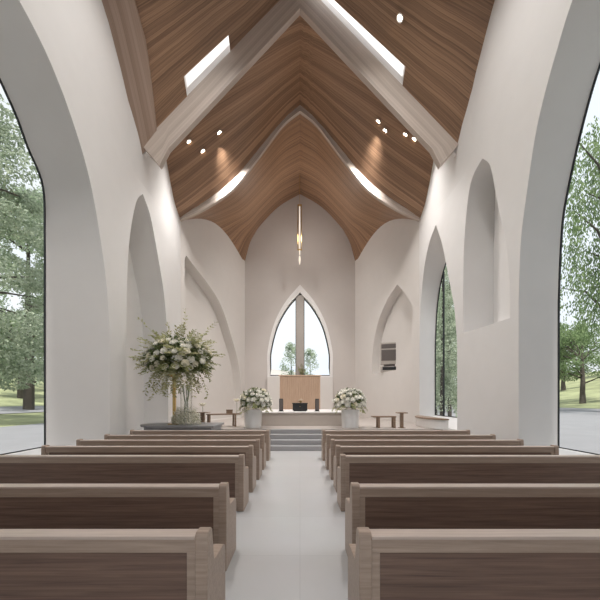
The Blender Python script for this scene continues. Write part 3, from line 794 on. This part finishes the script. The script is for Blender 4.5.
# ------------------------------------------------------------------ outdoors
def ground_z(x, y):
    a = abs(x); h = lerp_tab([(0, .28), (14, .28), (20, .45), (30, 1.3), (45, 3.8), (65, 8.0), (110, 11)], a)
    return h
def ground_grid(xs, ys, mb, dz=0):
    n = len(xs); base = len(mb.v); v = [(x, y, ground_z(x, y)+dz) for y in ys for x in xs]
    mb.add(v, [(j*n+i, j*n+i+1, (j+1)*n+i+1, (j+1)*n+i) for j in range(len(ys)-1) for i in range(n-1)])
xs = [6.56, 10, 14, 17, 20, 25, 30, 37, 45, 55, 65, 85, 110]
mb = MB(); ys = [-40+6*i for i in range(34)]
ground_grid(xs, ys, mb); ground_grid([-x for x in xs[::-1]], ys, mb)
ground_grid([-6.56, 0, 6.56], [22]+[26+8*i for i in range(18)], mb)
tag(mb.build('ground', M['grass'], smooth=180), kind='structure')
mb = MB(); ys = [-30+4*i for i in range(26)]
ground_grid([-15.5, -14, -10, -6.58], ys, mb, .03); ground_grid([-27.5, -25, -22.5], ys, mb, .05)
ground_grid([6.58, 10, 14, 18, 22, 26], ys, mb, .03)
tag(mb.build('ground.001', M['path'], smooth=180), kind='structure')
mb = MB(); n = 40
v = []
for j, (yy, zz) in enumerate(((90, 0), (130, 1), (170, 1.))):
    for i in range(n+1):
        x = -120+240*i/n; v.append((x, yy, .3 if j == 0 else 9+3.5*math.sin(x*.05+2.2)+.025*abs(x)-(.12*x if x > -30 else 0)*.4+zz))
mb.add(v, [(j*(n+1)+i, j*(n+1)+i+1, (j+1)*(n+1)+i+1, (j+1)*(n+1)+i) for j in range(2) for i in range(n)])
tag(mb.build('ground.002', M['hill'], smooth=180), kind='structure')

def tree_protos(kind, seed):
    rnd = random.Random(seed); tb = MB(); lb = MB()
    def blob(c, rx, rz, n, leaf, droop=0):
        for k in range(n):
            v = Vector((rnd.gauss(0, 1), rnd.gauss(0, 1), rnd.gauss(0, 1))).normalized()*rnd.uniform(.25, 1)**.5
            p = Vector(c)+Vector((v.x*rx, v.y*rx, v.z*rz))
            d = Vector((rnd.uniform(-1, 1), rnd.uniform(-1, 1), rnd.uniform(-1, .6)-droop))
            lb.quad_leaf(p, d, leaf*.6, leaf*rnd.uniform(.7, 1.4), Vector((rnd.uniform(-1, 1), rnd.uniform(-1, 1), rnd.uniform(0, 1))))
    if kind == 'broad':         # height about 10, clear trunk
        tb.tube([(0, 0, -.4), (.05, 0, 1.2), (-.05, .05, 2.6), (.1, 0, 4.5), (0, 0, 7)], [.34, .25, .22, .15, .05], 8)
        for k in range(30):
            a = rnd.uniform(0, 6.28); z = rnd.uniform(3.2, 8.8); r = 3.6*math.sqrt(max(.05, 1-((z-5.6)/4.2)**2))*rnd.uniform(.35, 1)
            c = (r*math.cos(a), r*math.sin(a), z)
            if k < 12: tb.tube([(0, 0, min(z-1, 5)), (c[0]*.5, c[1]*.5, z-.4), c], [.1, .06, .02], 5)
            blob(c, rnd.uniform(.8, 1.3), rnd.uniform(.6, .9), 330, .22)
    elif kind == 'tall':        # height about 20, foliage to near the ground
        tb.tube([(0, 0, -.4), (.1, 0, 4), (-.1, .1, 10), (0, 0, 18)], [.45, .35, .22, .05], 8)
        for k in range(92):
            a = rnd.uniform(0, 6.28); z = rnd.uniform(2.2, 19.5); r = 4.6*math.sqrt(max(.04, 1-((z-9.5)/10.6)**2))*rnd.uniform(.3, 1)
            c = (r*math.cos(a), r*math.sin(a), z)
            if k < 16: tb.tube([(0, 0, min(z-.8, 15)), (c[0]*.5, c[1]*.5, z-.3), c], [.12, .07, .02], 5)
            blob(c, rnd.uniform(.9, 1.6), rnd.uniform(.6, 1.1), 330, .22, .2)
    elif kind == 'weeping':     # height about 20, hanging strands
        tb.tube([(0, 0, -.4), (.15, 0, 5), (0, .1, 11), (0, 0, 17)], [.5, .36, .25, .06], 8)
        for k in range(120):
            a = rnd.uniform(0, 6.28); z = rnd.uniform(9, 20); r = rnd.uniform(.6, 5.5)*min(1, (21.5-z)/5)
            top = Vector((r*math.cos(a), r*math.sin(a), z)); L = rnd.uniform(2, 6.5)
            if k < 18: tb.tube([(0, 0, z-3), (top.x*.5, top.y*.5, z-.6), top], [.12, .07, .02], 5)
            for q in range(int(L*44)):
                s = rnd.random(); p = top+Vector((rnd.gauss(0, .28), rnd.gauss(0, .28), -L*s))
                lb.quad_leaf(p, Vector((rnd.uniform(-.5, .5), rnd.uniform(-.5, .5), -1)), .09, .24, Vector((rnd.uniform(-1, 1), rnd.uniform(-1, 1), .2)))
    elif kind == 'slender':     # birch-like, height about 13
        tb.tube([(0, 0, -.3), (.1, 0, 4), (-.05, .1, 8), (0, 0, 12.5)], [.16, .13, .09, .03], 7)
        for k in range(70):
            a = rnd.uniform(0, 6.28); z = rnd.uniform(.8, 13.2); r = rnd.uniform(.1, 1.7)
            blob((r*math.cos(a), r*math.sin(a), z), .55, .7, 110, .16, .6)
    elif kind == 'young':       # height about 7, upright oval
        tb.tube([(0, 0, -.3), (0, 0, 3), (0, 0, 6)], [.1, .07, .02], 6)
        for k in range(40):
            z = rnd.uniform(1.2, 6.9); a = rnd.uniform(0, 6.28); r = 1.0*math.sqrt(max(.02, 1-((z-3.9)/3.1)**2))*rnd.uniform(.1, 1)
            blob((r*math.cos(a), r*math.sin(a), z), .35, .4, 70, .13)
    return tb, lb
PROTO = {}
for kind, seed in (('broad', 1), ('tall', 2), ('weeping', 3), ('slender', 4), ('young', 5)):
    tb, lb = tree_protos(kind, seed)
    a = tb.build('trunk', M['bark'], None, smooth=60); b = lb.build('crown', None, None)
    PROTO[kind] = (a.data, b.data); bpy.data.objects.remove(a); bpy.data.objects.remove(b)
LEAFM = {}
def tree(kind, x, y, s, leafmat, label, name='garden_tree', group=None, rz=None, sz=1):
    r = empty(name, (x, y, ground_z(x, y)), random.uniform(0, 6) if rz is None else rz); tag(r, label, 'tree', group); r.scale = (s, s, s*sz)
    a = bpy.data.objects.new('trunk', PROTO[kind][0]); col.objects.link(a); a.parent = r
    key = (kind, leafmat)
    if key not in LEAFM:
        me = PROTO[kind][1].copy(); me.materials.clear(); me.materials.append(M[leafmat]); LEAFM[key] = me
    b = bpy.data.objects.new('crown', LEAFM[key]); col.objects.link(b); b.parent = r
    return r
TREE_LIST = [
    # left lawn
    dict(kind='tall', x=-18.5, y=17.8, s=.95, leafmat='tree1', label='big pale leafy tree close outside the left window, at its left edge'),
    dict(kind='tall', x=-24.6, y=29.0, s=1.0, leafmat='tree3', label='tall light green tree filling the middle of the left window'),
    dict(kind='broad', x=-34, y=39.0, s=1.2, leafmat='tree2', label='round-crowned tree part way up the slope outside the left window'),
    dict(kind='broad', x=-44, y=46, s=1.2, leafmat='tree1', label='round pale tree high on the slope outside the left window'),
    dict(kind='tall', x=-45, y=57.5, s=.85, leafmat='tree2', label='tall tree on the ridge outside the left window'),
    # right lawn
    dict(kind='weeping', x=24.0, y=24.2, s=1.12, leafmat='tree2', label='tall weeping tree whose branches hang across the right window'),
    dict(kind='broad', x=30.5, y=34.5, s=.95, leafmat='tree2', label='round green tree with visible trunk on the right lawn'),
    dict(kind='broad', x=42, y=51, s=1.1, leafmat='tree3', label='pale round tree far up the right lawn, left of the trunk tree', sz=.9),
    dict(kind='broad', x=56, y=48, s=1.2, leafmat='tree1', label='leafy tree behind and right of the trunk tree on the right lawn'),
    dict(kind='broad', x=58, y=71, s=1.3, leafmat='tree2', label='far tree on the hilltop outside the right window'),
    dict(kind='tall', x=57, y=58, s=.55, leafmat='tree3', label='small pale tree on the ridge outside the right window'),
    # grove outside the slim window
    dict(kind='slender', x=9.4, y=21.2, s=.95, leafmat='tree1', label='slender tree nearest outside the slim right window', name='birch_tree'),
    dict(kind='slender', x=11.8, y=25.2, s=1.0, leafmat='tree1', label='slim tree second from the slim right window', name='birch_tree'),
    dict(kind='slender', x=12.6, y=29.8, s=1.1, leafmat='tree3', label='thin-trunked tree in the middle of the grove outside the slim window', name='birch_tree'),
    dict(kind='slender', x=15.6, y=34.8, s=1.05, leafmat='tree1', label='thin tree toward the right of the grove outside the slim window', name='birch_tree'),
    dict(kind='slender', x=18.2, y=41, s=1.15, sz=1.05, leafmat='tree3', label='thin tree toward the back of the grove outside the slim window', name='birch_tree'),
    dict(kind='tall', x=23, y=52, s=.95, leafmat='tree3', label='dense green tree closing the view behind the slender grove'),
    # beyond the apse
    dict(kind='young', x=-.85, y=31, s=.98, leafmat='tree3', label='narrow pale green tree left of the mullion in the apse window', name='young_tree'),
    dict(kind='young', x=.95, y=30, s=.86, leafmat='tree3', label='bushy young tree right of the mullion in the apse window', name='young_tree', sz=1.02),
]
for args in TREE_LIST: tree(**args)

# ------------------------------------------------------------------ sky, sun, camera
w = bpy.data.worlds.new('World'); scene.world = w; w.use_nodes = True; nt = w.node_tree
bg = nt.nodes['Background']; bg.inputs['Strength'].default_value = 1.08
tc = nt.nodes.new('ShaderNodeTexCoord'); mp = nt.nodes.new('ShaderNodeMapping'); mp.inputs['Scale'].default_value = (1, 1, 2.2)
link(nt, tc.outputs['Generated'], mp.inputs['Vector'])
n = nt.nodes.new('ShaderNodeTexNoise'); n.inputs['Scale'].default_value = 2.2; n.inputs['Detail'].default_value = 6
link(nt, mp.outputs['Vector'], n.inputs['Vector'])
r = nt.nodes.new('ShaderNodeValToRGB'); r.color_ramp.elements[0].position = .38; r.color_ramp.elements[1].position = .62
r.color_ramp.elements[0].color = (.86, .93, 1, 1); r.color_ramp.elements[1].color = (.97, .99, 1, 1)
link(nt, n.outputs['Fac'], r.inputs['Fac']); link(nt, r.outputs['Color'], bg.inputs['Color'])

L = bpy.data.lights.new('sun', 'SUN'); L.energy = 5.5; L.angle = R(3); L.color = (1, .95, .88)
so = bpy.data.objects.new('sun', L); col.objects.link(so); so.rotation_euler = (R(28), 0, 0)   # high, from behind the viewer

cam = bpy.data.cameras.new('camera'); cam.sensor_width = 36; cam.lens = 36*320/600; cam.shift_x = 0; cam.shift_y = 100/600
cam.clip_start = .05; cam.clip_end = 500
co = bpy.data.objects.new('camera', cam); col.objects.link(co); co.location = (0, 0, 1.75); co.rotation_euler = (R(90), 0, 0)
scene.camera = co
vs = scene.view_settings; vs.view_transform = 'Standard'; vs.look = 'None'; vs.gamma = 1; vs.use_curve_mapping = False; vs.exposure = .06
scene.cycles.use_denoising = True; scene.cycles.max_bounces = 10; scene.cycles.diffuse_bounces = 6
scene.cycles.transparent_max_bounces = 16; scene.cycles.sample_clamp_indirect = 6; scene.cycles.caustics_reflective = False; scene.cycles.caustics_refractive = False
